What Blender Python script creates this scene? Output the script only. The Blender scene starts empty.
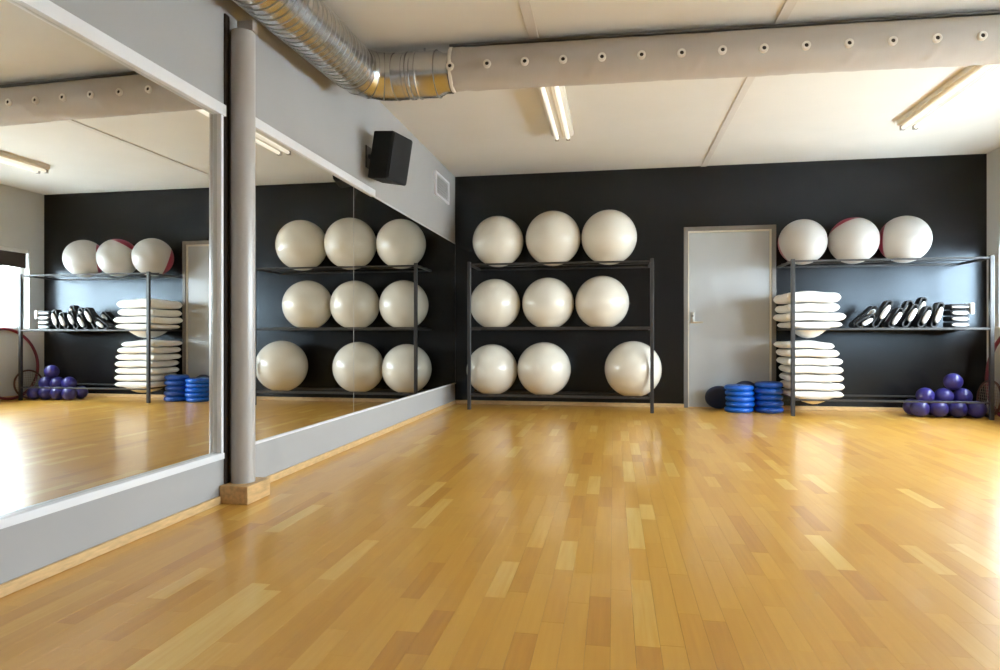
import bpy, bmesh, math, random
from mathutils import Vector, Matrix, noise
random.seed(7)
PI = math.pi
scene = bpy.context.scene
C = scene.collection

# ------------------------------------------------------------------ camera
F_PX, TH, V0 = 647.5, 0.1739, 335.8
CAM = Vector((1.967, 0.0, 0.85))
cam_data = bpy.data.cameras.new('camera')
cam = bpy.data.objects.new('camera', cam_data)
C.objects.link(cam)
cam.location = CAM
cam.rotation_euler = (PI / 2, 0, TH)
cam_data.sensor_width = 36.0
cam_data.lens = F_PX * 36.0 / 1000.0
cam_data.shift_y = (V0 - 335.0) / 1000.0
cam_data.clip_start = 0.05
scene.camera = cam

# ------------------------------------------------------------------ world, daylight, exposure
world = bpy.data.worlds.new('overcast_sky')
scene.world = world
world.use_nodes = True
bg = world.node_tree.nodes['Background']
bg.inputs[0].default_value = (0.79, 0.895, 1.0, 1)
bg.inputs[1].default_value = 15.0
vs = scene.view_settings
vs.view_transform = 'Standard'
vs.look = 'None'
vs.gamma = 1.0
vs.use_curve_mapping = False
vs.exposure = 1.60

D = 7.926          # back wall
W = 6.0            # right wall
H = 2.85           # ceiling
Y0 = -2.8          # wall behind the camera
WZ0, WZ1 = 0.93, 2.04
WINDOWS = [(5.15, 7.69), (2.15, 4.75)]  # the second window is unseen, added for its daylight
for (a, b) in WINDOWS:                     # sky portals, one in each window opening
    ld = bpy.data.lights.new('window_portal', 'AREA')
    ld.shape = 'RECTANGLE'
    ld.size = WZ1 - WZ0
    ld.size_y = b - a
    ld.cycles.is_portal = True
    lo = bpy.data.objects.new('window_portal', ld)
    lo.location = (W + 0.2, (a + b) / 2, (WZ0 + WZ1) / 2)
    lo.rotation_euler = (0, PI / 2, 0)
    C.objects.link(lo)


def ray(u, v):
    k = (u - 500) / F_PX
    q = (V0 - v) / F_PX
    c, s = math.cos(TH), math.sin(TH)
    return Vector((k * c - s, k * s + c, q))


def on_y(u, v, Y):
    d = ray(u, v)
    return CAM + d * (Y / d.y)


def project(X, Y, Z):
    c, s = math.cos(TH), math.sin(TH)
    a = X - CAM.x
    w = -a * s + Y * c
    return 500 + F_PX * (a * c + Y * s) / w, V0 - F_PX * (Z - CAM.z) / w, w


# ------------------------------------------------------------------ materials
def mat(name, col, rough=0.5, metal=0.0, spec=0.5, coat=0.0, coat_rough=0.1, var=0.0, vscale=6.0,
        bump=0.0, bscale=60.0, sheen=0.0, emit=0.0, stretch=None):
    m = bpy.data.materials.new(name)
    m.use_nodes = True
    nt = m.node_tree
    p = nt.nodes['Principled BSDF']
    p.inputs['Base Color'].default_value = (*col, 1)
    p.inputs['Roughness'].default_value = rough
    p.inputs['Metallic'].default_value = metal
    p.inputs['Specular IOR Level'].default_value = spec
    p.inputs['Coat Weight'].default_value = coat
    p.inputs['Coat Roughness'].default_value = coat_rough
    p.inputs['Sheen Weight'].default_value = sheen
    if emit:
        p.inputs['Emission Color'].default_value = (1, 0.93, 0.8, 1)
        p.inputs['Emission Strength'].default_value = emit
    g = nt.nodes.new('ShaderNodeNewGeometry')
    vec = g.outputs['Position']
    if stretch:
        mp = nt.nodes.new('ShaderNodeVectorMath')
        mp.operation = 'MULTIPLY'
        mp.inputs[1].default_value = stretch
        nt.links.new(vec, mp.inputs[0])
        vec = mp.outputs[0]
    if var:
        n = nt.nodes.new('ShaderNodeTexNoise')
        n.inputs['Scale'].default_value = vscale
        n.inputs['Detail'].default_value = 3
        nt.links.new(vec, n.inputs['Vector'])
        r = nt.nodes.new('ShaderNodeMapRange')
        r.inputs['From Min'].default_value = 0.3
        r.inputs['From Max'].default_value = 0.7
        r.inputs['To Min'].default_value = 1 - var
        r.inputs['To Max'].default_value = 1 + var
        nt.links.new(n.outputs[0], r.inputs[0])
        x = nt.nodes.new('ShaderNodeVectorMath')
        x.operation = 'SCALE'
        x.inputs[0].default_value = col
        nt.links.new(r.outputs[0], x.inputs['Scale'])
        nt.links.new(x.outputs[0], p.inputs['Base Color'])
    if bump:
        n2 = nt.nodes.new('ShaderNodeTexNoise')
        n2.inputs['Scale'].default_value = bscale
        n2.inputs['Detail'].default_value = 3
        nt.links.new(vec, n2.inputs['Vector'])
        b = nt.nodes.new('ShaderNodeBump')
        b.inputs['Strength'].default_value = bump
        b.inputs['Distance'].default_value = 0.004
        nt.links.new(n2.outputs[0], b.inputs['Height'])
        nt.links.new(b.outputs[0], p.inputs['Normal'])
    return m


def floor_material():
    m = bpy.data.materials.new('lacquered_beech')
    m.use_nodes = True
    nt = m.node_tree
    p = nt.nodes['Principled BSDF']
    at = nt.nodes.new('ShaderNodeAttribute')
    at.attribute_name = 'tone'
    ramp = nt.nodes.new('ShaderNodeValToRGB')
    e = ramp.color_ramp.elements
    e[0].position, e[0].color = 0.0, (0.57, 0.262, 0.038, 1)
    e[1].position, e[1].color = 1.0, (0.83, 0.545, 0.150, 1)
    k = ramp.color_ramp.elements.new(0.30)
    k.color = (0.67, 0.335, 0.047, 1)
    k = ramp.color_ramp.elements.new(0.75)
    k.color = (0.75, 0.410, 0.070, 1)
    g = nt.nodes.new('ShaderNodeNewGeometry')
    off = nt.nodes.new('ShaderNodeVectorMath')
    off.operation = 'MULTIPLY_ADD'
    cv = nt.nodes.new('ShaderNodeCombineXYZ')
    nt.links.new(at.outputs['Fac'], cv.inputs[2])
    off.inputs[1].default_value = (60, 3.0, 1)
    sc = nt.nodes.new('ShaderNodeVectorMath')
    sc.operation = 'SCALE'
    sc.inputs['Scale'].default_value = 40
    nt.links.new(cv.outputs[0], sc.inputs[0])
    nt.links.new(g.outputs['Position'], off.inputs[0])
    nt.links.new(sc.outputs[0], off.inputs[2])
    n = nt.nodes.new('ShaderNodeTexNoise')
    n.inputs['Scale'].default_value = 1.0
    n.inputs['Detail'].default_value = 4
    nt.links.new(off.outputs[0], n.inputs['Vector'])
    add = nt.nodes.new('ShaderNodeMath')
    add.operation = 'MULTIPLY_ADD'
    add.inputs[1].default_value = 0.5
    nt.links.new(n.outputs[0], add.inputs[0])
    sub = nt.nodes.new('ShaderNodeMath')
    sub.operation = 'SUBTRACT'
    sub.inputs[1].default_value = 0.25
    nt.links.new(at.outputs['Fac'], sub.inputs[0])
    nt.links.new(sub.outputs[0], add.inputs[2])
    nt.links.new(add.outputs[0], ramp.inputs[0])
    nt.links.new(ramp.outputs[0], p.inputs['Base Color'])
    p.inputs['Roughness'].default_value = 0.36
    p.inputs['Coat Weight'].default_value = 0.6
    p.inputs['Specular IOR Level'].default_value = 0.3
    p.inputs['Coat Roughness'].default_value = 0.13
    n3 = nt.nodes.new('ShaderNodeTexNoise')
    n3.inputs['Scale'].default_value = 3.0
    mp = nt.nodes.new('ShaderNodeMapRange')
    mp.inputs['To Min'].default_value = 0.11
    mp.inputs['To Max'].default_value = 0.20
    nt.links.new(g.outputs['Position'], n3.inputs['Vector'])
    nt.links.new(n3.outputs[0], mp.inputs[0])
    nt.links.new(mp.outputs[0], p.inputs['Coat Roughness'])
    return m


def glass_material():
    m = bpy.data.materials.new('window_glass')
    m.use_nodes = True
    nt = m.node_tree
    nt.nodes.clear()
    o = nt.nodes.new('ShaderNodeOutputMaterial')
    mx = nt.nodes.new('ShaderNodeMixShader')
    mx.inputs[0].default_value = 0.06
    t = nt.nodes.new('ShaderNodeBsdfTransparent')
    t.inputs[0].default_value = (0.97, 0.99, 0.98, 1)
    gl = nt.nodes.new('ShaderNodeBsdfGlossy')
    gl.inputs['Roughness'].default_value = 0.02
    nt.links.new(t.outputs[0], mx.inputs[1])
    nt.links.new(gl.outputs[0], mx.inputs[2])
    nt.links.new(mx.outputs[0], o.inputs[0])
    return m


M = {
    'ground': mat('pale_bounce_ground', (0.60, 0.60, 0.595), 0.9, var=0.15, vscale=1.5),
    'floor': floor_material(),
    'subfloor': mat('subfloor', (0.10, 0.06, 0.03), 0.8, var=0.1),
    'ceiling': mat('ceiling_paint', (0.74, 0.715, 0.675), 0.85, spec=0.2, var=0.02, vscale=2),
    'batten': mat('batten_paint', (0.66, 0.62, 0.58), 0.6, var=0.02),
    'wall': mat('light_grey_paint', (0.41, 0.40, 0.395), 0.75, spec=0.3, var=0.02, vscale=2, bump=0.05),
    'wall_right': mat('pale_grey_paint', (0.62, 0.62, 0.61), 0.75, spec=0.3, var=0.02, vscale=2),
    'dark': mat('charcoal_paint', (0.0085, 0.0062, 0.0054), 0.27, spec=0.45, var=0.05, vscale=2, bump=0.04, bscale=90),
    'pine': mat('pine_skirting', (0.66, 0.44, 0.21), 0.42, var=0.14, vscale=3, stretch=(6, 6, 30)),
    'pine_block': mat('pine_block', (0.60, 0.38, 0.17), 0.45, var=0.2, vscale=4, stretch=(12, 3, 12)),
    'mirror': mat('silvered_mirror', (0.80, 0.81, 0.79), 0.0, metal=1.0),
    'alu': mat('white_profile', (0.80, 0.80, 0.82), 0.4, spec=0.5, var=0.02),
    'alu_grey': mat('grey_profile', (0.55, 0.55, 0.55), 0.4, var=0.02),
    'pipe': mat('grey_column_paint', (0.46, 0.43, 0.405), 0.28, spec=0.5, var=0.02),
    'steel': mat('galvanised_steel', (0.62, 0.635, 0.655), 0.25, metal=1.0, var=0.06, vscale=14),
    'steel_dark': mat('dark_steel', (0.30, 0.295, 0.29), 0.35, metal=1.0, var=0.06),  # darker steel for seam bands, rail, hem strip and keyhole
    'steel_seam': mat('folded_seam_steel', (0.52, 0.53, 0.54), 0.3, metal=1.0, var=0.06),
    'fabric': mat('duct_textile', (0.52, 0.48, 0.45), 0.8, spec=0.25, var=0.03, vscale=5, bump=0.12, bscale=30),
    'nozzle': mat('nozzle_plastic', (0.82, 0.79, 0.74), 0.45, var=0.02),
    'black': mat('black_plastic', (0.008, 0.008, 0.009), 0.45, var=0.05),
    'speaker': mat('speaker_cabinet', (0.005, 0.005, 0.006), 0.55, spec=0.2, var=0.1, bump=0.15, bscale=250),
    'grille': mat('speaker_grille', (0.006, 0.006, 0.007), 0.5, spec=0.25, var=0.1, bump=0.5, bscale=400),
    'rack': mat('rack_powder_coat', (0.030, 0.028, 0.029), 0.42, spec=0.5, var=0.04),
    'ball': mat('pearl_vinyl', (0.80, 0.755, 0.665), 0.38, spec=0.5, coat=1.0, coat_rough=0.25, var=0.02, vscale=3),
    'ball_white': mat('pale_grey_vinyl', (0.50, 0.485, 0.465), 0.40, spec=0.5, coat=0.2, coat_rough=0.25, var=0.02),
    'ball_red': mat('crimson_vinyl', (0.30, 0.012, 0.045), 0.38, spec=0.5, coat=0.2, coat_rough=0.25, var=0.03),
    'door': mat('door_paint', (0.45, 0.475, 0.50), 0.32, spec=0.5, var=0.015),
    'door_frame': mat('door_frame_paint', (0.21, 0.195, 0.185), 0.5, var=0.03),
    'cream': mat('door_stop_paint', (0.72, 0.68, 0.58), 0.5, var=0.02),
    'chrome': mat('brushed_steel', (0.72, 0.71, 0.69), 0.28, metal=1.0, var=0.03),
    'pillow': mat('white_cotton', (0.90, 0.87, 0.83), 0.9, spec=0.2, sheen=0.2, var=0.015, bump=0.25, bscale=18),
    'blue': mat('royal_blue_pvc', (0.003, 0.115, 0.60), 0.33, spec=0.5, coat=0.2, var=0.05),
    'blue_deep': mat('deep_blue_pvc', (0.003, 0.075, 0.42), 0.33, spec=0.5, coat=0.2, var=0.05),
    'navy': mat('navy_pvc', (0.010, 0.028, 0.10), 0.4, spec=0.5, var=0.05),
    'purple': mat('violet_vinyl', (0.034, 0.028, 0.20), 0.36, spec=0.5, coat=0.2, var=0.06),
    'strap': mat('black_webbing', (0.012, 0.013, 0.016), 0.6, var=0.1, bump=0.2, bscale=120),
    'grip': mat('white_foam_grip', (0.78, 0.78, 0.78), 0.6, var=0.02),
    'hoop': mat('dark_red_hoop', (0.17, 0.010, 0.028), 0.4, var=0.05),
    'hoop_brown': mat('brown_hoop', (0.10, 0.035, 0.025), 0.45, var=0.05),
    'net': mat('beige_net', (0.35, 0.30, 0.25), 0.7, var=0.05),
    'blind': mat('brown_blind', (0.055, 0.040, 0.036), 0.7, var=0.08, stretch=(1, 1, 60)),
    'window': mat('window_frame_paint', (0.78, 0.78, 0.77), 0.4, var=0.01),
    'glass': glass_material(),
    'tube': mat('fluorescent_tube', (0.88, 0.86, 0.80), 0.3, emit=0.25, var=0.01),
    'lamp': mat('lamp_enamel', (0.80, 0.76, 0.68), 0.35, var=0.01),
    'lamp_end': mat('lamp_end_cap', (0.30, 0.28, 0.25), 0.5, var=0.02),
    'vent_in': mat('vent_core', (0.36, 0.35, 0.34), 0.6, var=0.03),
    'slit_shade': mat('painted_slit_shade', (0.035, 0.022, 0.016), 0.55, var=0.1),  # brown standing in for the shade slit beside the column
}


M['dark'].node_tree.nodes['Principled BSDF'].inputs['Specular Tint'].default_value = (0.70, 0.85, 1.0, 1)


# ------------------------------------------------------------------ mesh helpers
class B:
    def __init__(self):
        self.bm = bmesh.new()

    def box(self, x0, x1, y0, y1, z0, z1, bev=0.0, seg=2, mtx=None):
        r = bmesh.ops.create_cube(self.bm, size=1.0)
        vs_ = r['verts']
        for v in vs_:
            v.co = Vector(((x0 + x1) / 2 + v.co.x * (x1 - x0), (y0 + y1) / 2 + v.co.y * (y1 - y0),
                           (z0 + z1) / 2 + v.co.z * (z1 - z0)))
            if mtx is not None:
                v.co = mtx @ v.co
        if bev:
            es = list({e for v in vs_ for e in v.link_edges})
            bmesh.ops.bevel(self.bm, geom=es, offset=bev, segments=seg, affect='EDGES', profile=0.6)
        return self

    def cyl(self, p0, p1, r, n=16, r1=None, caps=True):
        p0, p1 = Vector(p0), Vector(p1)
        ax = (p1 - p0).normalized()
        a = ax.orthogonal().normalized()
        b = ax.cross(a)
        r1 = r if r1 is None else r1
        A = [self.bm.verts.new(p0 + (a * math.cos(t) + b * math.sin(t)) * r) for t in [2 * PI * i / n for i in range(n)]]
        Bv = [self.bm.verts.new(p1 + (a * math.cos(t) + b * math.sin(t)) * r1) for t in [2 * PI * i / n for i in range(n)]]
        for i in range(n):
            j = (i + 1) % n
            self.bm.faces.new((A[i], A[j], Bv[j], Bv[i]))
        if caps:
            self.bm.faces.new(A[::-1])
            self.bm.faces.new(Bv)
        return self

    def rings(self, rings, closed_u=True, cap0=True, cap1=True, loop=False):
        V = [[self.bm.verts.new(p) for p in ring] for ring in rings]
        n = len(V[0])
        m_ = len(V)
        for k in range(m_ if loop else m_ - 1):
            a, b = V[k], V[(k + 1) % m_]
            for i in range(n if closed_u else n - 1):
                j = (i + 1) % n
                self.bm.faces.new((a[i], a[j], b[j], b[i]))
        if not loop:
            if cap0:
                self.bm.faces.new(V[0][::-1])
            if cap1:
                self.bm.faces.new(V[-1])
        return self

    def lathe(self, prof, n=32, mtx=None, cap=True):
        """prof: (radius, height) list, about local z"""
        rr = []
        for (r, z) in prof:
            ring = [Vector((r * math.cos(2 * PI * i / n), r * math.sin(2 * PI * i / n), z)) for i in range(n)]
            if mtx is not None:
                ring = [mtx @ p for p in ring]
            rr.append(ring)
        return self.rings(rr, cap0=cap, cap1=cap)

    def torus(self, c, R, r, mtx, n=64, m_=10, sx=1.0, sy=1.0):
        rr = []
        for i in range(n):
            t = 2 * PI * i / n
            d = Vector((math.cos(t) * sx, math.sin(t) * sy, 0))
            ring = []
            for k in range(m_):
                q = 2 * PI * k / m_
                ring.append(Vector(c) + mtx @ (d * R + d.normalized() * (r * math.cos(q)) + Vector((0, 0, r * math.sin(q)))))
            rr.append(ring)
        return self.rings(rr, loop=True)

    def sphere(self, r, n=40, m_=24, c=(0, 0, 0), fn=None):
        bmesh.ops.create_uvsphere(self.bm, u_segments=n, v_segments=m_, radius=r,
                                  matrix=Matrix.Translation(c))
        return self

    def build(self, name, material, parent=None, loc=None, smooth=True, angle=35):
        me = bpy.data.meshes.new(name)
        bmesh.ops.recalc_face_normals(self.bm, faces=self.bm.faces)
        self.bm.to_mesh(me)
        self.bm.free()
        for m_ in (material if isinstance(material, (list, tuple)) else [material]):
            me.materials.append(M[m_])
        if smooth:
            me.polygons.foreach_set('use_smooth', [True] * len(me.polygons))
            me.set_sharp_from_angle(angle=math.radians(angle))
        o = bpy.data.objects.new(name, me)
        C.objects.link(o)
        if parent is not None:
            o.parent = parent
        if loc is not None:
            o.location = loc
        return o


def tag(o, label, cat, group=None, kind=None):
    if label:
        o['label'] = label
    if cat:
        o['category'] = cat
    if group:
        o['group'] = group
    if kind:
        o['kind'] = kind
    return o


def thing(name, label, cat, loc=(0, 0, 0), group=None, kind=None, rot=None):
    o = bpy.data.objects.new(name, None)
    o.empty_display_size = 0.1
    C.objects.link(o)
    o.location = loc
    if rot is not None:
        o.rotation_euler = rot
    return tag(o, label, cat, group, kind)


def copy_tree(o, parent=None):
    c = o.copy()
    C.objects.link(c)
    c.parent = parent
    for ch in list(o.children):
        copy_tree(ch, c)
    return c


# ------------------------------------------------------------------ unseen ground added outside the windows to shape the daylight
gr = B().box(W + 0.3, W + 60, -40, 50, -0.8, -0.6).build('ground', 'ground', smooth=False)
tag(gr, 'plain pale ground added outside the windows to shape the daylight', 'ground', kind='structure')


# ------------------------------------------------------------------ floor
def make_floor():
    fl = B().box(0, W, Y0, D, -0.12, -0.012).build('floor', 'subfloor', smooth=False)
    tag(fl, 'honey coloured lacquered strip parquet floor running towards the dark wall', 'floor', kind='structure')
    sw = 0.0675
    staves = []
    n = int(W / sw) + 1
    for i in range(n):
        x0 = i * sw
        x1 = min(W, x0 + sw)
        if x1 - x0 < 0.01:
            continue
        y = Y0 - random.uniform(0, 0.4)
        while y < D:
            L = random.choice((0.28, 0.34, 0.42, 0.47, 0.53, 0.6)) * random.uniform(0.95, 1.05)
            y1 = y + L
            a, b = max(Y0, y), min(D, y1)
            y = y1
            if b - a < 0.03:
                continue
            t = random.gauss(0.5, 0.12)
            q = random.random()
            if q < 0.07:
                t = random.uniform(0.85, 1.0)
            elif q < 0.13:
                t = random.uniform(0.05, 0.22)
            staves.append((x0, x1, a, b, max(0.0, min(1.0, t)), random.uniform(-0.00015, 0.0)))
    scored = []
    for k, (x0, x1, a, b, t, dz) in enumerate(staves):
        ar = 0
        if b > 0.9:
            uv = [project(x, max(y, 0.6), 0) for x, y in ((x0, a), (x1, a), (x1, b), (x0, b))]
            uu = sum(p[0] for p in uv) / 4
            vv = sum(p[1] for p in uv) / 4
            if min(p[2] for p in uv) > 0.2 and -10 < uu < 1010 and vv < 690:
                for j in range(4):
                    p, q = uv[j], uv[(j + 1) % 4]
                    ar += p[0] * q[1] - p[1] * q[0]
                ar = abs(ar) / 2
        scored.append((ar, k))
    scored.sort(reverse=True)
    top = {k for ar, k in scored[:300]}
    g = 0.00025

    def stave_mesh(name, lst, origin):
        vv, ff, tt = [], [], []
        for (x0, x1, a, b, t, dz) in lst:
            x0, x1, a, b = x0 + g - origin[0], x1 - g - origin[0], a + g - origin[1], b - g - origin[1]
            i = len(vv)
            vv += [(x0, a, -0.012), (x1, a, -0.012), (x1, b, -0.012), (x0, b, -0.012),
                   (x0, a, dz), (x1, a, dz), (x1, b, dz), (x0, b, dz)]
            ff += [(i + 4, i + 5, i + 6, i + 7), (i, i + 1, i + 5, i + 4), (i + 1, i + 2, i + 6, i + 5),
                   (i + 2, i + 3, i + 7, i + 6), (i + 3, i, i + 4, i + 7), (i + 3, i + 2, i + 1, i)]
            tt += [t] * 6
        me = bpy.data.meshes.new(name)
        me.from_pydata(vv, [], ff)
        at = me.attributes.new('tone', 'FLOAT', 'FACE')
        at.data.foreach_set('value', tt)
        me.materials.append(M['floor'])
        o = bpy.data.objects.new(name, me)
        C.objects.link(o)
        o.parent = fl
        o.location = (origin[0], origin[1], 0)
        return o
    rest = [s for k, s in enumerate(staves) if k not in top]
    o = stave_mesh('parquet_field', rest, (0, 0))
    o['kind'] = 'stuff'
    for k in sorted(top):
        s = staves[k]
        stave_mesh('parquet_stave', [s], ((s[0] + s[1]) / 2, (s[2] + s[3]) / 2))


make_floor()

# ------------------------------------------------------------------ ceiling
ce = B().box(-0.2, W + 0.3, Y0 - 0.2, D + 0.2, H, H + 0.15).build('ceiling', 'ceiling', smooth=False)
tag(ce, 'off-white panelled ceiling with narrow cover battens', 'ceiling', kind='structure')
for x, a, b in ((1.44, Y0, 4.85), (3.01, Y0, D), (4.65, Y0, 5.02)):
    B().box(x - 0.034, x + 0.034, a, b, H - 0.008, H, 0.003, 1).build('batten', 'batten', ce)

# ------------------------------------------------------------------ walls
DX0, DX1, DZ = 2.783, 3.815, 2.135
b = B()
b.box(-0.2, DX0, D, D + 0.2, -0.12, H).box(DX1, W + 0.3, D, D + 0.2, -0.12, H)
b.box(DX0, DX1, D + 0.13, D + 0.2, -0.12, DZ).box(DX0, DX1, D, D + 0.2, -0.12, -0.012).box(DX0, DX1, D, D + 0.2, DZ, H)
tag(b.build('wall_back', 'dark', smooth=False), 'charcoal black back wall behind the ball racks', 'wall', kind='structure')
b = B().box(-0.2, 0, Y0 - 0.2, D, -0.12, H)
tag(b.build('wall_left', 'wall', smooth=False), 'light grey left wall above and below the mirrors', 'wall', kind='structure')
b = B()
b.box(W, W + 0.3, Y0 - 0.2, D, -0.12, WZ0).box(W, W + 0.3, Y0 - 0.2, D, WZ1, H)
ys = sorted(WINDOWS)
edges = [Y0 - 0.2] + [e for w in ys for e in w] + [D]
for k in range(0, len(edges), 2):
    b.box(W, W + 0.3, edges[k], edges[k + 1], WZ0, WZ1)
tag(b.build('wall_right', 'wall_right', smooth=False), 'pale grey right wall with windows, seen in the mirror', 'wall', kind='structure')
b = B().box(0, W, Y0 - 0.2, Y0, -0.12, H)
tag(b.build('wall_front', 'wall_right', smooth=False), 'plain pale wall behind the viewer', 'wall', kind='structure')

# skirting
bb = B().box(0, 0.014, Y0, 2.975, 0, 0.042, 0.003, 1).box(0, 0.014, 3.205, D, 0, 0.042, 0.003, 1)
tag(bb.build('baseboard_left', 'pine'), 'low pine skirting under the mirrors', 'skirting', kind='structure')
bb = B().box(0.014, DX0, D - 0.016, D, 0, 0.045, 0.003, 1).box(DX1, W - 0.014, D - 0.016, D, 0, 0.045, 0.003, 1)
tag(bb.build('baseboard_back', 'pine'), 'low pine skirting along the charcoal wall', 'skirting', kind='structure')
bb = B().box(W - 0.014, W, Y0, D, 0, 0.045, 0.003, 1)
tag(bb.build('baseboard_right', 'pine'), 'low pine skirting under the windows', 'skirting', kind='structure')

# ------------------------------------------------------------------ windows
for k, (a, c_) in enumerate(WINDOWS):
    w = thing('window_%d' % (k + 1), ('white framed window nearest the charcoal wall', 'white framed unseen window added to the right wall for daylight',
              'white framed window beside the viewer')[k], 'window', (W + 0.12, (a + c_) / 2, WZ0), kind='structure')
    L = (c_ - a) / 2
    hh = WZ1 - WZ0
    t = 0.055
    f = B()
    f.box(-0.03, 0.03, -L, L, 0, t, 0.004, 1).box(-0.03, 0.03, -L, L, hh - t, hh, 0.004, 1)
    f.box(-0.03, 0.03, -L, -L + t, t, hh - t, 0.004, 1).box(-0.03, 0.03, L - t, L, t, hh - t, 0.004, 1)
    f.box(-0.03, 0.03, -t / 2, t / 2, t, hh - t, 0.004, 1)
    f.build('window_frame', 'window', w)
    for s in (-1, 1):
        y0, y1 = sorted((s * t / 2, s * (L - t)))
        B().box(-0.004, 0.004, y0, y1, t, hh - t).build('pane', 'glass', w, smooth=False)
    B().box(-0.16, -0.03, -L, L, -0.001, 0.022, 0.004, 1).build('window_sill', 'window', w)
    bl = thing('roller_blind', ('dark brown roller blind pulled short on the window by the charcoal wall',
               'dark brown roller blind on the added unseen window', 'dark brown roller blind on the window beside the viewer')[k],
               'blind', (W + 0.035, (a + c_) / 2, WZ1), group='roller blinds over the windows')
    B().box(-0.03, 0.03, -L + 0.01, L - 0.01, -0.055, -0.002, 0.008, 2).build('cassette', 'window', bl)
    B().box(-0.003, 0.003, -L + 0.02, L - 0.02, -0.235, -0.055).build('blind_fabric', 'blind', bl, smooth=False)
    B().box(-0.01, 0.01, -L + 0.02, L - 0.02, -0.258, -0.235, 0.004, 1).build('bottom_bar', 'blind', bl)

# ------------------------------------------------------------------ door
d = thing('door_1', 'pale grey flush door with dark grey frame in the charcoal wall', 'door', (DX0, D, 0), kind='structure')
dw = DX1 - DX0
f = B()
f.box(0, 0.048, -0.012, 0.12, 0, DZ, 0.003, 1).box(dw - 0.048, dw, -0.012, 0.12, 0, DZ, 0.003, 1)
f.box(0.048, dw - 0.048, -0.012, 0.12, DZ - 0.048, DZ, 0.003, 1)
f.build('door_frame', 'door_frame', d)
s_ = B()
s_.box(0.048, 0.062, 0.002, 0.06, 0.01, DZ - 0.048).box(dw - 0.068, dw - 0.048, 0.002, 0.06, 0.01, DZ - 0.048)
s_.box(0.062, dw - 0.068, 0.002, 0.06, DZ - 0.068, DZ - 0.048)
s_.build('door_stop', 'cream', d, smooth=False)
leaf = B().box(0.064, dw - 0.07, 0.012, 0.055, 0.012, DZ - 0.07, 0.003, 1).build('door_leaf', 'door', d)
B().box(0.048, dw - 0.048, 0.0, 0.1, -0.011, 0.012, 0.002, 1).build('threshold', 'pine', d)
B().box(0.080, 0.122, 0.004, 0.012, 1.00, 1.13, 0.003, 2).build('lock_plate', 'chrome', leaf)
hb = B().cyl((0.101, 0.006, 1.01), (0.101, -0.045, 1.01), 0.011, 16)
hb.cyl((0.093, -0.045, 1.01), (0.215, -0.045, 1.008), 0.010, 16)
hb.build('handle', 'chrome', leaf)
B().cyl((0.101, 0.006, 1.085), (0.101, -0.006, 1.085), 0.014, 16).build('keyhole', 'steel_dark', leaf)

# ------------------------------------------------------------------ mirrors
MZ0, MZ1 = 0.262, 1.985
m1 = thing('wall_mirror', 'large white-framed wall mirror left of the round column', 'mirror', (0, 1.0, MZ0))
MT = 1.962 - MZ0
B().box(0, 0.005, -2.2, 1.955, 0, MT).build('mirror_pane', 'mirror', m1, smooth=False)
B().box(0, 0.030, -2.2, 2.0, MT, MT + 0.058, 0.004, 2).build('top_trim', 'alu', m1)
B().box(0, 0.030, 1.955, 1.975, 0.0, MT, 0.003, 1).build('side_trim', 'alu', m1)
B().box(0, 0.036, -2.2, 1.975, -0.032, 0, 0.004, 2).build('bottom_ledge', 'alu', m1)
m2 = thing('wall_mirror', 'long two-pane wall mirror between the column and the charcoal wall', 'mirror', (0, 3.2, MZ0))
B().box(0, 0.005, 0.0, 1.489, 0, MZ1 - MZ0 + 0.015).build('mirror_pane', 'mirror', m2, smooth=False)
B().box(0, 0.005, 1.4915, D - 3.2 - 0.02, 0, MZ1 - MZ0 + 0.015).build('mirror_pane', 'mirror', m2, smooth=False)
B().box(0, 0.006, 1.489, 1.4915, 0, MZ1 - MZ0 + 0.015).build('joint', 'alu_grey', m2, smooth=False)
B().box(0, 0.026, 0.0, 1.90, MZ1 - MZ0 + 0.015, MZ1 - MZ0 + 0.07, 0.004, 2).build('top_trim', 'alu', m2)
B().box(0, 0.010, 1.90, D - 3.2 - 0.02, MZ1 - MZ0 + 0.015, MZ1 - MZ0 + 0.03, 0.002, 1).build('edge_channel', 'alu_grey', m2)
B().box(0, 0.018, 0.0, D - 3.2 - 0.02, -0.014, 0, 0.003, 1).build('bottom_ledge', 'alu', m2)
B().box(0, 0.008, D - 3.2 - 0.02, D - 3.2 - 0.008, 0, MZ1 - MZ0 + 0.015).build('end_channel', 'rack', m2, smooth=False)

# ------------------------------------------------------------------ column
col = thing('round_column', 'slim round grey column on a wooden block between the mirrors', 'column', (0.066, 3.09, 0))
B().cyl((0, 0, 0.092), (0, 0, 2.425), 0.060, 40).build('shaft', 'pipe', col)
bk = B().box(-0.064, 0.092, -0.11, 0.11, 0, 0.092, 0.003, 1).build('base_block', 'pine_block', col)
B().box(-0.02, 0.07, -0.025, 0.025, 2.425, 2.480, 0.003, 1).build('cap_bracket', 'pipe', col)
B().box(-0.0655, -0.056, -0.070, -0.034, 0.092, 2.50).build('shade_strip', 'slit_shade', col, smooth=False)  # dark strip painting the narrow shade between column and wall

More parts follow.
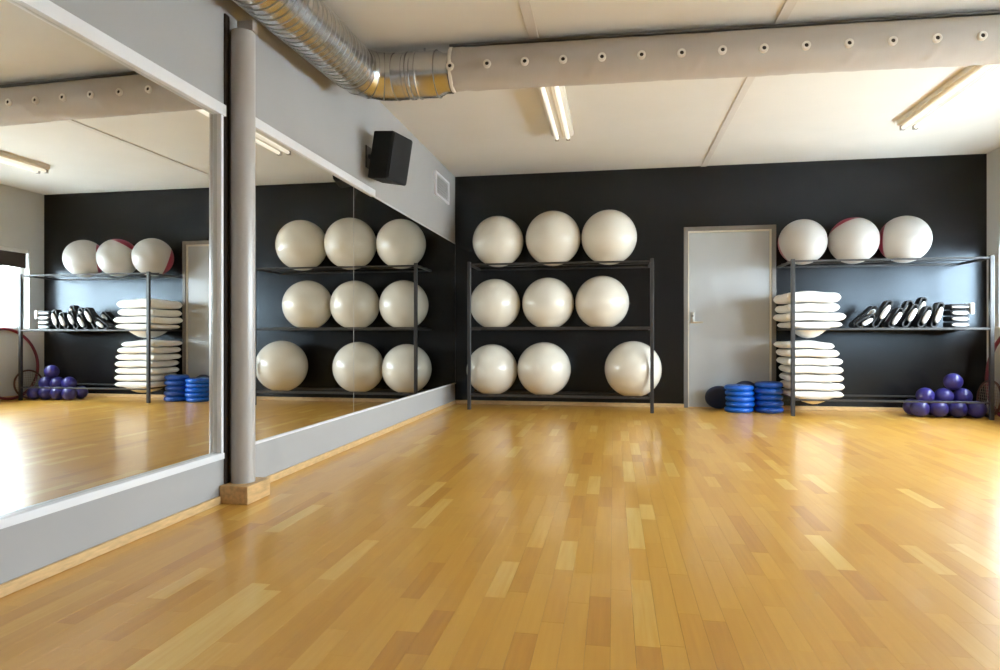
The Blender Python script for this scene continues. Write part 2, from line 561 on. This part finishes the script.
# ------------------------------------------------------------------ metal duct
DR, DXA, DZA, DYA = 0.155, 0.232, 2.662, 4.345
RB = 0.24
md = thing('metal_duct', 'galvanised spiral duct with bend along the top of the left wall', 'duct', (0, 0, 0))
rr = []
pitch, step = 0.056, 0.0056
y = Y0 + 0.002
n = 40
yend = DYA - RB
cnt = int((yend - y) / step)
for k in range(cnt + 1):
    yy = y + (yend - y) * k / cnt
    ring = []
    for i in range(n):
        t = 2 * PI * i / n
        fr = ((yy / pitch) + i / n) % 1.0
        dr = 0.0
        dy = yend - yy
        ring.append(Vector((DXA - min(0.04, dy * 0.012) + (DR + dr) * math.cos(t), yy, DZA - min(0.08, dy * 0.032) + (DR + dr) * math.sin(t))))
    rr.append(ring)
B().rings(rr).build('spiral_pipe', 'steel', md, angle=60)
hx = []
nh = 36
K = int((yend - 1.5) / pitch * nh)
for k in range(K + 1):
    yy = yend - 0.004 - k * pitch / nh
    t = -2 * PI * k / nh
    dy = yend - yy
    ax_ = DXA - min(0.04, dy * 0.012)
    az_ = DZA - min(0.08, dy * 0.032)
    hx.append([Vector((ax_ + (DR + q_) * math.cos(t), yy + w_, az_ + (DR + q_) * math.sin(t)))
               for q_, w_ in ((0.0005, -0.0035), (0.0042, -0.0022), (0.0042, 0.0022), (0.0005, 0.0035))])
B().rings(hx).build('spiral_seam', 'steel_seam', md, angle=50)


def bend_ring(th, r, n=40):
    c = Vector((DXA + RB - RB * math.cos(th), yend + RB * math.sin(th), DZA))
    out = Vector((-math.cos(th), math.sin(th), 0))
    return [c + out * (r * math.cos(2 * PI * i / n)) + Vector((0, 0, r * math.sin(2 * PI * i / n))) for i in range(n)]


angs = [0, PI / 8, PI / 4, 3 * PI / 8, PI / 2]
for a, b_ in zip(angs[:-1], angs[1:]):
    B().rings([bend_ring(a, DR + 0.002), bend_ring(b_, DR + 0.002)], cap0=False, cap1=False).build('bend_segment', 'steel', md)
for a in angs:
    e = 0.012
    B().rings([bend_ring(a - e * 2, DR + 0.002), bend_ring(a - e, DR + 0.004), bend_ring(a + e, DR + 0.004), bend_ring(a + 2 * e, DR + 0.002)],
              cap0=False, cap1=False).build('seam_band', 'steel_dark', md)
xs = DXA + RB
MX = Matrix.Translation((xs, DYA, DZA)) @ Matrix.Rotation(PI / 2, 4, 'Y')
prof = [(DR, 0), (DR, 0.07), (DR - 0.004, 0.072), (DR - 0.004, 0.10), (DR + 0.003, 0.104), (DR + 0.003, 0.125), (DR - 0.004, 0.13),
        (DR - 0.004, 0.16), (DR + 0.004, 0.163), (DR + 0.004, 0.17), (DR, 0.175), (DR, 0.30), (DR - 0.022, 0.345), (DR - 0.022, 0.392)]
B().lathe(prof, 40, MX, cap=False).build('straight_collar', 'steel', md)
for z in (0.10, 0.165, 0.30):
    B().lathe([(DR - 0.001, z - 0.004), (DR + 0.004, z - 0.003), (DR + 0.004, z + 0.003), (DR - 0.001, z + 0.004)], 40, MX, cap=False).build('seam_band', 'steel_dark', md)
B().cyl((DXA, 1.2, DZA + DR), (DXA, 1.2, H), 0.008, 8).build('hanger_rod', 'steel', md)
B().cyl((xs + 0.2, DYA, DZA + DR), (xs + 0.2, DYA, H), 0.008, 8).build('hanger_rod', 'steel', md)

# ------------------------------------------------------------------ fabric duct
FX0, FX1 = xs + 0.405, 5.75
FR, FZ = 0.141, 2.680
fd = thing('fabric_duct', 'grey textile air duct with a row of round nozzles across the ceiling', 'duct', (FX0, DYA - 0.01, FZ), rot=(0, 0, 0.040))
L = FX1 - FX0
rr = []
NX, n = 260, 40
for k in range(NX + 1):
    x = L * k / NX
    ring = []
    pk = math.exp(-x / 0.09)
    for i in range(n):
        t = 2 * PI * i / n
        r = FR + 0.004 * noise.noise(Vector((x * 2.2, math.cos(t) * 1.2, math.sin(t) * 1.2)))
        r += 0.004 * noise.noise(Vector((x * 16, math.cos(t) * 1.5, math.sin(t) * 1.5 + 9))) * (0.35 + 0.65 * max(0, -math.sin(t)))
        r += pk * (0.010 * math.sin(9 * t + x * 30) - 0.004)
        for xc in (0.95, 1.62, 2.55, 3.02, 3.4):
            sl = x - xc - 0.10 * (math.sin(t) + 0.6)
            r += 0.007 * math.exp(-(sl / 0.018) ** 2) * (1 if -0.95 < math.sin(t) < -0.25 and math.cos(t) < 0.3 else 0.0)
        if k == 0 or k == NX:
            r *= 0.96
        ring.append(Vector((x, r * math.cos(t), r * math.sin(t))))
    rr.append(ring)
B().rings(rr, cap0=False).build('sleeve', 'fabric', fd, angle=70)
B().lathe([(FR - 0.006, -0.012), (FR + 0.004, -0.010), (FR + 0.006, 0.004), (FR + 0.003, 0.010), (FR - 0.004, 0.014)], 40,
          Matrix.Rotation(PI / 2, 4, 'Y'), cap=False).build('clamp_cuff', 'nozzle', fd)
st = B()
st.box(-0.018, L, -0.045, 0.045, FR + 0.004, FR + 0.018, 0.002, 1)
st.build('hanging_rail', 'steel_dark', fd)
st = B().box(-0.03, L, -0.004, 0.004, FR - 0.01, FR + 0.012)
st.build('hem_strip', 'steel_dark', fd, smooth=False)
for k in range(6):
    st = B().cyl((0.3 + k * 0.9, 0, FR + 0.016), (0.3 + k * 0.9, 0, H - FZ), 0.006, 8)
    st.build('hanger', 'steel', fd)
nz = None
for k in range(19):
    xw = 0.885 + 0.2505 * k
    if xw > FX1 - 0.1:
        break
    if nz is None:
        q = B()
        prof = [(0.0125, -0.012), (0.0125, 0.006), (0.020, 0.008), (0.026, 0.005), (0.028, -0.012)]
        q.lathe(prof, 20, cap=False)
        nz = q.build('nozzle', 'nozzle', fd)
        h_ = B().cyl((0, 0, -0.004), (0, 0, 0.002), 0.0125, 20).build('opening', 'black', nz)
        o = nz
    else:
        o = copy_tree(nz, fd)
    an = math.radians(-168 + random.uniform(-1, 1))
    o.location = (xw - FX0, (FR + 0.006) * math.cos(an), FR * math.sin(an))
    o.rotation_euler = (PI / 2, 0, 0)

# ------------------------------------------------------------------ ceiling lamps
def lamp(x, y0, y1, label):
    l = thing('ceiling_lamp', label, 'lamp', (x, (y0 + y1) / 2, H), group='twin tube ceiling lamps')
    hl = (y1 - y0) / 2
    q = B()
    pr = [(-0.105, 0), (-0.105, -0.040), (-0.080, -0.052), (-0.022, -0.046), (-0.012, -0.070), (0.012, -0.070), (0.022, -0.046), (0.080, -0.052), (0.105, -0.040), (0.105, 0)]
    q.rings([[Vector((a, -hl + 0.012, z)) for a, z in pr], [Vector((a, hl - 0.012, z)) for a, z in pr]])
    q.build('reflector_housing', 'lamp', l, smooth=False)
    for s in (-1, 1):
        B().cyl((s * 0.054, -hl + 0.03, -0.070), (s * 0.054, hl - 0.03, -0.070), 0.018, 16).build('tube', 'tube', l)
        for e in (-1, 1):
            y_a, y_b = sorted((e * (hl - 0.032), e * hl))
            B().box(s * 0.054 - 0.020, s * 0.054 + 0.020, y_a, y_b, -0.092, -0.040, 0.004, 1).build('tube_holder', 'lamp_end', l)
    return l


lamp(1.475, 4.82, 6.36, 'twin tube ceiling lamp at the end of the batten above the ball rack')
lamp(4.66, 5.02, 6.58, 'twin tube ceiling lamp nearer the windows, above the pillow rack')

for yy, w_ in ((1.3, 'added unseen above the viewer'), (-1.9, 'added unseen behind the viewer')):  # unseen lamps, added out of view to help light the room
    lamp(1.475, yy, yy + 1.54, 'twin tube ceiling lamp %s on the mirror side' % w_)
    lamp(4.66, yy, yy + 1.54, 'twin tube ceiling lamp %s on the window side' % w_)

# ------------------------------------------------------------------ speaker
sp = thing('loudspeaker', 'black wall speaker tilted down above the mirror', 'speaker', (0, 4.99, 2.275))
mt = Matrix.Translation((0.205, -0.02, 0.0)) @ Matrix.Rotation(math.radians(-14), 4, 'Z') @ Matrix.Rotation(math.radians(10), 4, 'Y')
q = B()
pts = []
for z in (-0.185, 0.185):
    pts.append([mt @ Vector(p) for p in ((-0.125, -0.105, z), (0.085, -0.145, z), (0.085, 0.145, z), (-0.125, 0.105, z))])
q.rings(pts)
bmesh.ops.bevel(q.bm, geom=list(q.bm.edges), offset=0.006, segments=2, affect='EDGES')
q.build('cabinet', 'speaker', sp)
B().box(0.084, 0.094, -0.132, 0.132, -0.172, 0.172, 0.004, 2, mt).build('grille', 'grille', sp)
B().box(0, 0.012, -0.05, 0.05, -0.07, 0.11, 0.002, 1).build('wall_plate', 'black', sp)
B().cyl((0.01, 0, 0.03), (0.135, -0.01, 0.01), 0.022, 16).build('bracket_arm', 'black', sp)

# ------------------------------------------------------------------ vent
vt = thing('air_vent', 'small white framed air vent high on the left wall by the corner', 'vent', (0, 7.27, 2.56))
f = B()
hw, hh = 0.30, 0.135
f.box(0, 0.022, -hw, hw, hh - 0.028, hh, 0.003, 1).box(0, 0.022, -hw, hw, -hh, -hh + 0.028, 0.003, 1)
f.box(0, 0.022, -hw, -hw + 0.045, -hh + 0.028, hh - 0.028, 0.003, 1).box(0, 0.022, hw - 0.045, hw, -hh + 0.028, hh - 0.028, 0.003, 1)
f.build('vent_frame', 'alu', vt)
B().box(0, 0.003, -hw + 0.04, hw - 0.04, -hh + 0.02, hh - 0.02).build('vent_core', 'vent_in', vt, smooth=False)
for k in range(7):
    z = -hh + 0.045 + k * 0.030
    B().box(0.003, 0.014, -hw + 0.045, hw - 0.045, z - 0.005, z + 0.005, mtx=None).build('louvre', 'alu_grey', vt, smooth=False)

# ------------------------------------------------------------------ racks
FRONT = D - 0.632
BACK = D - 0.0135
LIFT = 0.018
YI0, YI1 = 7.475, 7.725      # inner carrying bars


def rack(x0, x1, ztop, levels, label, inner, cross, board=None):
    t = 0.018
    r = thing('storage_rack', label, 'rack', (x0, FRONT, 0), group='steel storage racks')
    wd = x1 - x0
    dp = BACK - FRONT
    for px in (0, wd):
        for py in (0,):
            B().box(px - 0.019, px + 0.019, py - 0.019, py + 0.019, 0, ztop, 0.003, 1).build('post', 'rack', r)
    for k, z in enumerate(levels):
        for py in (0, dp):
            B().box(0.019 if py == 0 else -0.014, wd - 0.019 if py == 0 else wd + 0.014, py - 0.013, py + 0.013, z - 0.011, z + 0.008, 0.003, 1).build('rail', 'rack', r)
        for px in ((0, wd) if k < 2 or wd > 2 else ()):
            B().box(px - 0.014, px + 0.014, 0.019, dp - 0.013, z - 0.013, z + 0.011, 0.003, 1).build('side_bar', 'rack', r)
        if inner[k]:
            lift = LIFT if k < 2 else 0.0
            for yy in (YI0, YI1):
                B().cyl((-0.010, yy - FRONT, z + lift), (wd + 0.010, yy - FRONT, z + lift), 0.006, 10).build('carrying_bar', 'rack', r)
        for cxx in cross[k]:
            B().cyl((cxx - x0, 0.014, z), (cxx - x0, dp - 0.014, z), 0.010, 10).build('cross_bar', 'rack', r)
    if board:
        a, b_, z = board
        B().box(a - x0, b_ - x0, 0.016, dp - 0.016, z - 0.006, z + 0.014, 0.002, 1).build('shelf_board', 'rack', r)
    return r


RX0, RX1 = 0.325, 2.381
LV = (1.672, 0.930, 0.163)
rack(RX0, RX1, 1.702, LV, 'dark steel rack holding nine pearl exercise balls', (1, 1, 1), ((), (), ()))
SX0, SX1 = 3.836, 5.722
SV = (1.642, 0.921, 0.174)
rack(SX0, SX1, 1.662, SV, 'dark steel rack holding pillows, grips and two-tone balls', (1, 0, 0), ((), (3.90, 4.27), (3.90, 4.27)),
     (4.46, SX1 - 0.02, 0.921))

# ------------------------------------------------------------------ pearl balls
BY = 7.60


def seat_z(z, r):
    return z + math.sqrt((r + 0.0062) ** 2 - 0.125 ** 2)


rows = [
    (0, (('left', 498, 241, 0.303), ('middle', 553, 238, 0.321), ('right', 609, 237, 0.317)), 'top'),
    (1, (('left', 495, 303, 0.300), ('middle', 548, 303, 0.303), ('right', 602, 303, 0.308)), 'middle'),
    (2, (('left', 492, 370, 0.303), ('middle', 544, 370, 0.315), ('right', 633, 370, 0.322)), 'bottom'),
]
for lvl, items, rname in rows:
    for side, u, v, r in items:
        z = seat_z(LV[lvl] + (LIFT if lvl < 2 else 0), r)
        x = on_y(u, v, BY).x
        q = B()
        q.sphere(r, 48, 32)
        for vtx in q.bm.verts:                       # faint moulded ridges round the ball's waist
            la = math.asin(max(-1, min(1, vtx.co.x / r)))
            vtx.co *= 1 + 0.0006 * math.cos(la * 40)
        where = {'left': 'by the mirror corner', 'middle': 'in the middle', 'right': 'on the right'}[side]
        if lvl == 2 and side == 'right':
            where = 'alone by the right post'
        o = thing('exercise_ball', 'pearl white exercise ball %s of the %s shelf' % (where, rname), 'exercise ball', (x, BY, z), group='pearl exercise balls')
        if lvl == 2 and side == 'right':
            o['label'] = 'pearl white exercise ball standing alone by the right post of the bottom shelf'
        bo = q.build('ball_body', 'ball', o, angle=180)
        bo.rotation_euler = (random.uniform(-.4, .4), random.uniform(-.4, .4), random.uniform(-.5, .5))
        B().cyl((0, r - 0.002, 0), (0, r + 0.0015, 0), 0.012, 16).build('valve_plug', 'grip', bo)

# two-tone balls
TB = [(802.5, 240.5, 0.249, (-0.65, 0.70, -0.30), 0.64, 'plain-looking two-tone ball above the pillow stack on the right rack'),
      (853.5, 240, 0.251, (-0.30, 0.42, 0.86), 0.58, 'pale ball with a red crown in the middle of the right rack top'),
      (904.5, 237.5, 0.251, (-0.84, 0.60, 0.05), 0.62, 'pale ball with a red left edge, nearest the windows')]
for u, v, r, dr, cut, lab in TB:
    x = on_y(u, v, BY).x
    o = thing('exercise_ball', lab, 'exercise ball', (x, BY, seat_z(SV[0] + LIFT, r)), group='two-tone exercise balls')
    rotm = Vector(dr).normalized().to_track_quat('Z', 'Y').to_matrix().to_4x4()
    n = 48
    th0 = math.acos(cut)
    for nm, ma, a0, a1 in (('red_panel', 'ball_red', 0.0, th0), ('white_panel', 'ball_white', th0, PI)):
        K = 20
        pr = [(r * math.sin(a0 + (a1 - a0) * k / K), r * math.cos(a0 + (a1 - a0) * k / K)) for k in range(K + 1)]
        pr = [(max(a, 0.0008), z) for a, z in pr]
        B().lathe(pr, n, rotm, cap=False).build(nm, ma, o, angle=180)

# ------------------------------------------------------------------ pillows
def pillow(cx, cy, z0, z1, a, b, rot, label, group, sag=0.0, dome=0.0, seed=0, tilt=0.0):
    """z0/z1: underside and top at the middle"""
    zm = (z0 + z1) / 2
    hh = (z1 - z0) / 2 - 0.002
    N = 22
    q = B()
    G = {}
    for side in (1, -1):
        for i in range(N + 1):
            for j in range(N + 1):
                s = math.sin((i / N - 0.5) * PI)
                t = math.sin((j / N - 0.5) * PI)
                edge = i in (0, N) or j in (0, N)
                if edge and side == -1:
                    G[(side, i, j)] = G[(1, i, j)]
                    continue
                x = a * s * (1 - 0.05 * (1 - t * t))
                y = b * t * (1 - 0.05 * (1 - s * s))
                th = math.sqrt(max(0.0, 1 - s ** 6) * max(0.0, 1 - t ** 6))
                th = 1 - math.exp(-3.0 * th - 2.4 * th * th)
                z = side * hh * th
                nz_ = noise.noise(Vector((x * 7 + seed * 3.1, y * 7, side * 2 + seed)))
                z -= side * 0.006 * (0.5 + 0.5 * nz_) * th
                z += 0.010 * noise.noise(Vector((s * 2 + seed, t * 2, 5))) * (1 - th)
                if not sag:
                    z += 0.010 * noise.noise(Vector(((x + cx) * 5.0, (y + cy) * 5.0, 0.3)))
                if side == 1 and dome:
                    z += dome * (1 - s * s) * (1 - t * t)
                if side == -1 and sag:
                    z -= sag * max(0.0, 1 - (x / 0.16) ** 2) * max(0.0, 1 - t ** 4)
                G[(side, i, j)] = q.bm.verts.new((x, y, z))
    for i in range(N):
        for j in range(N):
            q.bm.faces.new((G[(1, i, j)], G[(1, i + 1, j)], G[(1, i + 1, j + 1)], G[(1, i, j + 1)]))
            q.bm.faces.new((G[(-1, i, j)], G[(-1, i, j + 1)], G[(-1, i + 1, j + 1)], G[(-1, i + 1, j)]))
    o = q.build('pillow', 'pillow', angle=180)
    o.location = (cx, cy, zm)
    o.rotation_euler = (0, tilt, rot)
    return tag(o, label, 'pillow', group)


up = SV[1] + 0.012
zz = [up, 1.005, 1.10, 1.20, 1.315]
ORD_UP = ['sagging white pillow at the bottom of the middle shelf stack', 'white pillow second from below on the middle shelf',
          'white pillow second from the top on the middle shelf', 'plump white pillow topmost on the middle shelf']
offs = [(4.07, 0.262), (4.07, 0.300), (4.05, 0.262), (4.045, 0.270)]
for k in range(4):
    pillow(offs[k][0], 7.60 + random.uniform(-.012, .012), zz[k] + 0.001, zz[k + 1] - 0.001, offs[k][1], 0.275, random.uniform(-.03, .03), ORD_UP[k],
           'white pillows stacked on the middle shelf', sag=0.115 if k == 0 else 0, dome=0.028 if k == 3 else 0, seed=k, tilt=(0, 0.006, -0.004, 0.012)[k])
lo = SV[2] + 0.012
zz = [lo] + [0.262 + 0.089 * k for k in range(6)] + [0.785]
names = ['lowest', 'second', 'third', 'fourth', 'fifth', 'sixth', 'topmost']
offs = [(4.09, 0.262), (4.095, 0.262), (4.095, 0.265), (4.085, 0.265), (4.075, 0.275), (4.05, 0.262), (4.015, 0.24)]
for k in range(7):
    lab = 'white pillow, %s from below in the bottom shelf stack' % names[k]
    if k == 0:
        lab = 'sagging white pillow lowest in the bottom shelf stack'
    if k == 6:
        lab = 'white pillow topmost in the bottom shelf stack'
    pillow(offs[k][0], 7.60 + random.uniform(-.012, .012), zz[k] + 0.001, zz[k + 1] - 0.001, offs[k][1], 0.27, random.uniform(-.04, .04), lab,
           'white pillows stacked on the bottom shelf', sag=0.085 if k == 0 else 0, seed=10 + k, dome=0.02 if k == 6 else 0, tilt=(0, 0.004, -0.006, 0.006, -0.004, 0.008, 0.025)[k])

# ------------------------------------------------------------------ blue balance cushions
def disc_profile(r, h):
    pr = []
    K = 14
    for k in range(K + 1):
        t = -PI / 2 + PI * k / K
        pr.append((r - h * 0.55 + h * 0.55 * math.cos(t), h / 2 * math.sin(t)))
    core = [(0.012, -h / 2 + 0.008), (r * 0.55, -h / 2 + 0.006)]
    return core + pr + [(r * 0.55, h / 2 - 0.006), (0.012, h / 2 - 0.008)]


def disc(loc, rot, r, h, m_, label, group):
    o = thing('balance_cushion', label, 'cushion', loc, group=group, rot=rot)
    bd = B().lathe(disc_profile(r, h), 36).build('cushion_body', m_, o, angle=50)
    B().cyl((0, 0, h / 2 - 0.009), (0, 0, h / 2 - 0.004), 0.012, 12).build('valve', 'black', bd)
    return o


names5 = ['lowest', 'second lowest', 'middle', 'second highest', 'topmost']
for k in range(5):
    disc((3.352 + random.uniform(-.008, .008), 7.60 + random.uniform(-.01, .01), 0.030 + k * 0.0605), (0, 0, 0), 0.156, 0.060, 'blue',
         'bright blue round cushion, %s of the left stack by the door' % names5[k], 'blue cushions in the left stack')
for k in range(5):
    disc((3.665 + random.uniform(-.006, .003), 7.60 + random.uniform(-.01, .01), 0.034 + k * 0.0685), (0, 0, 0), 0.149, 0.068, 'blue_deep',
         'blue round cushion, %s of the stack beside the rack post' % names5[k], 'blue cushions in the right stack')
disc((3.47, 7.863, 0.166), (math.radians(84), 0, 0), 0.165, 0.06, 'navy', 'dark blue round cushion standing upright behind the blue stack', 'dark cushions leaning by the door')
disc((3.165, 7.825, 0.138), (math.radians(-60), math.radians(10), 0), 0.155, 0.06, 'navy', 'dark blue round cushion tilted against the door, left of the stacks', 'dark cushions leaning by the door')

# ------------------------------------------------------------------ violet balls
R = 0.0885
sp_ = 0.1785
bx0 = 5.125
pos = []
for j, yy in enumerate((7.44, 7.62)):
    for i in range(4):
        pos.append((bx0 + i * sp_, yy, R))
hz = math.sqrt((2 * R + 0.0005) ** 2 - 2 * (sp_ / 2) ** 2)
for i in range(3):
    pos.append((bx0 + sp_ * (i + 0.5), 7.53, R + hz))
pos.append((bx0 + sp_ * 2, 7.53, R + hz + math.sqrt((2 * R) ** 2 - (sp_ / 2) ** 2) + 0.001))
lab_side = ['nearest the pillows', 'second from the pillows', 'third from the pillows', 'nearest the hoop']
vb = None
for k, p in enumerate(pos):
    if k < 8:
        lab = 'small violet ball on the floor, %s in the %s row' % (lab_side[k % 4], 'front' if k < 4 else 'rear')
    elif k < 11:
        lab = 'small violet ball in the upper layer, ' + ('pillow side', 'centre', 'hoop side')[k - 8]
    else:
        lab = 'small violet ball topmost on the pile'
    if vb is None:
        vb = thing('small_ball', lab, 'ball', p, group='violet balls piled under the rack')
        sb = B().sphere(R, 28, 18).build('ball_body', 'purple', vb, angle=180)
        B().cyl((0, 0, R - 0.002), (0, 0, R + 0.001), 0.006, 10).build('valve_plug', 'black', sb)
        o = vb
    else:
        o = copy_tree(vb)
        o.location = p
        o['label'] = lab
    o.rotation_euler = (random.uniform(1.8, 3.0), random.uniform(-1, 1), random.uniform(0, 6))

# ------------------------------------------------------------------ strap grips on the middle shelf
SZ = SV[1] + 0.015


def capsule(q, p0, p1, r, flat=1.0, n=14):
    p0, p1 = Vector(p0), Vector(p1)
    ax = (p1 - p0).normalized()
    L = (p1 - p0).length
    a = Vector((0, 1, 0))
    b_ = ax.cross(a).normalized()
    rr = []
    prof = [(0.15, 0.0), (0.6, 0.06 * 1), (0.88, 0.16), (1.0, 0.32), (1.0, 0.68), (0.88, 0.84), (0.6, 0.94), (0.15, 1.0)]
    for (k, s) in prof:
        rr.append([p0 + ax * (L * s) + a * (r * flat * k * math.cos(2 * PI * i / n)) + b_ * (r * k * math.sin(2 * PI * i / n)) for i in range(n)])
    q.rings(rr)


def grip_item(u, v, yrow, ang, Lg, label):
    g = on_y(u, v, yrow - 0.065)
    ca, sa = math.cos(ang), math.sin(ang)
    ax = Vector((ca, 0, sa))
    nr = Vector((-sa, 0, ca))
    hw = 0.027
    top = (g.z - SZ) / sa + Lg * 0.75
    base = Vector((g.x, yrow, g.z)) - ax * ((g.z - SZ) / sa)
    base.z = SZ
    o = thing('strap_handle', label, 'exercise handle', base, group='black strap handles with white grips')
    lift = hw * ca + 0.004
    path = []
    K = 8
    s0, s1 = hw + 0.005, max(top, 0.16)
    for k in range(K + 1):
        t = -PI / 2 + PI * k / K
        path.append(ax * (s1 - hw + hw * math.cos(t)) + nr * (hw * math.sin(t)))
    for k in range(K + 1):
        t = PI / 2 + PI * k / K
        path.append(ax * (s0 + hw * math.cos(t)) + nr * (hw * math.sin(t)))
    rr = []
    m_ = len(path)
    w2, tk = 0.05, 0.007
    lo_z = min(p.z for p in path) - tk
    for k, p in enumerate(path):
        tn = (path[(k + 1) % m_] - path[k - 1]).normalized()
        no = tn.cross(Vector((0, 1, 0)))
        p = p - Vector((0, 0, lo_z - 0.001))
        rr.append([p + no * tk + Vector((0, -w2, 0)), p + no * tk + Vector((0, w2, 0)), p - no * tk + Vector((0, w2, 0)), p - no * tk + Vector((0, -w2, 0))])
    B().rings(rr, loop=True).build('strap_loop', 'strap', o)
    gc = Vector((g.x, g.y, g.z)) - base
    gc.y = -0.075
    q = B()
    capsule(q, gc - ax * Lg / 2, gc + ax * Lg / 2, 0.025, 0.8)
    q.build('foam_grip', 'grip', o, angle=60)
    q = B()
    for e in (-1, 1):
        c0 = gc + ax * (Lg * 0.36 * e)
        q.cyl(c0, c0 + Vector((0, 0.05, 0)), 0.009, 8)
    q.build('grip_cord', 'strap', o)
    return o


GR = [(867, 322, 7.42, 34, .12, 'lowest flat-lying white grip at the pillow end of the pile'),
      (871, 313, 7.62, 42, .10, 'greyish white grip above the pile end by the pillows'),
      (885, 312, 7.42, 58, .165, 'largest bright white grip near the pillow end'),
      (889, 319, 7.62, 60, .15, 'shaded white grip just behind the largest one'),
      (896.5, 318.5, 7.42, 58, .15, 'bright white grip second in the front row'),
      (906.5, 311, 7.62, 60, .15, 'bright white grip high in the middle of the pile'),
      (912, 315, 7.42, 62, .15, 'grey white grip in the middle of the front row'),
      (921, 308, 7.62, 66, .15, 'upright white grip high behind the front row'),
      (926, 317, 7.42, 64, .15, 'bright white grip fourth in the front row'),
      (932, 319, 7.58, 64, .12, 'grey white grip tucked low behind the front row'),
      (938.5, 315, 7.42, 72, .17, 'tall slim white grip at the window end of the row')]
for u, v, yr, an, Lg, lab in GR:
    grip_item(u, v, yr, math.radians(an), Lg, 'black strap handle, ' + lab)

fb = [('lowest', 0.0), ('second', 0.062), ('third', 0.124), ('topmost', 0.186)]
for k, (nm, dz) in enumerate(fb):
    o = thing('folded_strap', 'folded black strap with white edge, %s of the small stack by the window' % nm, 'strap', (5.49, 7.50, SZ + dz + 0.001), group='folded straps stacked on the shelf')
    B().box(-0.085, 0.095, -0.09, 0.09, 0.0, 0.058, 0.020, 3).build('folded_band', 'strap', o)
    q = B()
    capsule(q, (-0.075, -0.092, 0.026), (0.080, -0.092, 0.024), 0.020 if k != 3 else 0.010, 0.9)
    q.build('white_edge', 'grip', o, angle=60)
    if k == 3:
        B().box(0.097, 0.135, -0.10, 0.02, -0.05, 0.066, 0.010, 2).build('buckle', 'grip', o)

# ------------------------------------------------------------------ hoops by the right wall
ln = math.radians(7)
ho = thing('exercise_hoop', 'large dark red hoop leaning on the wall under the window', 'hoop', (5.855, 7.27, 0.0))
mtx = Matrix.Rotation(ln, 3, 'Y') @ Matrix.Rotation(PI / 2, 3, 'Y')
B().torus((0.055, 0, 0.482), 0.462, 0.019, mtx, 72, 12).build('ring', 'hoop', ho, angle=180)
h2 = thing('net_ring', 'small brown oval ring with net leaning behind the rack post', 'hoop', (5.80, 7.49, 0.0))
ln2 = math.radians(6)
mtx2 = Matrix.Rotation(ln2, 3, 'Y') @ Matrix.Rotation(PI / 2, 3, 'Y')
B().torus((0.0, 0, 0.20), 0.215, 0.012, mtx2, 48, 8, sx=0.86).build('rim', 'hoop_brown', h2, angle=180)
q = B()
for k in range(-5, 6):
    s = k / 6
    e = math.sqrt(1 - s * s) * 0.212
    for (p0, p1) in ((Vector((s * 0.18, -e, 0)), Vector((s * 0.18, e, 0))), (Vector((-e * 0.86, s * 0.21, 0)), Vector((e * 0.86, s * 0.21, 0)))):
        c = Vector((0, 0, 0.20))
        q.cyl(c + mtx2 @ p0, c + mtx2 @ p1, 0.002, 6)
q.build('net_cords', 'net', h2)
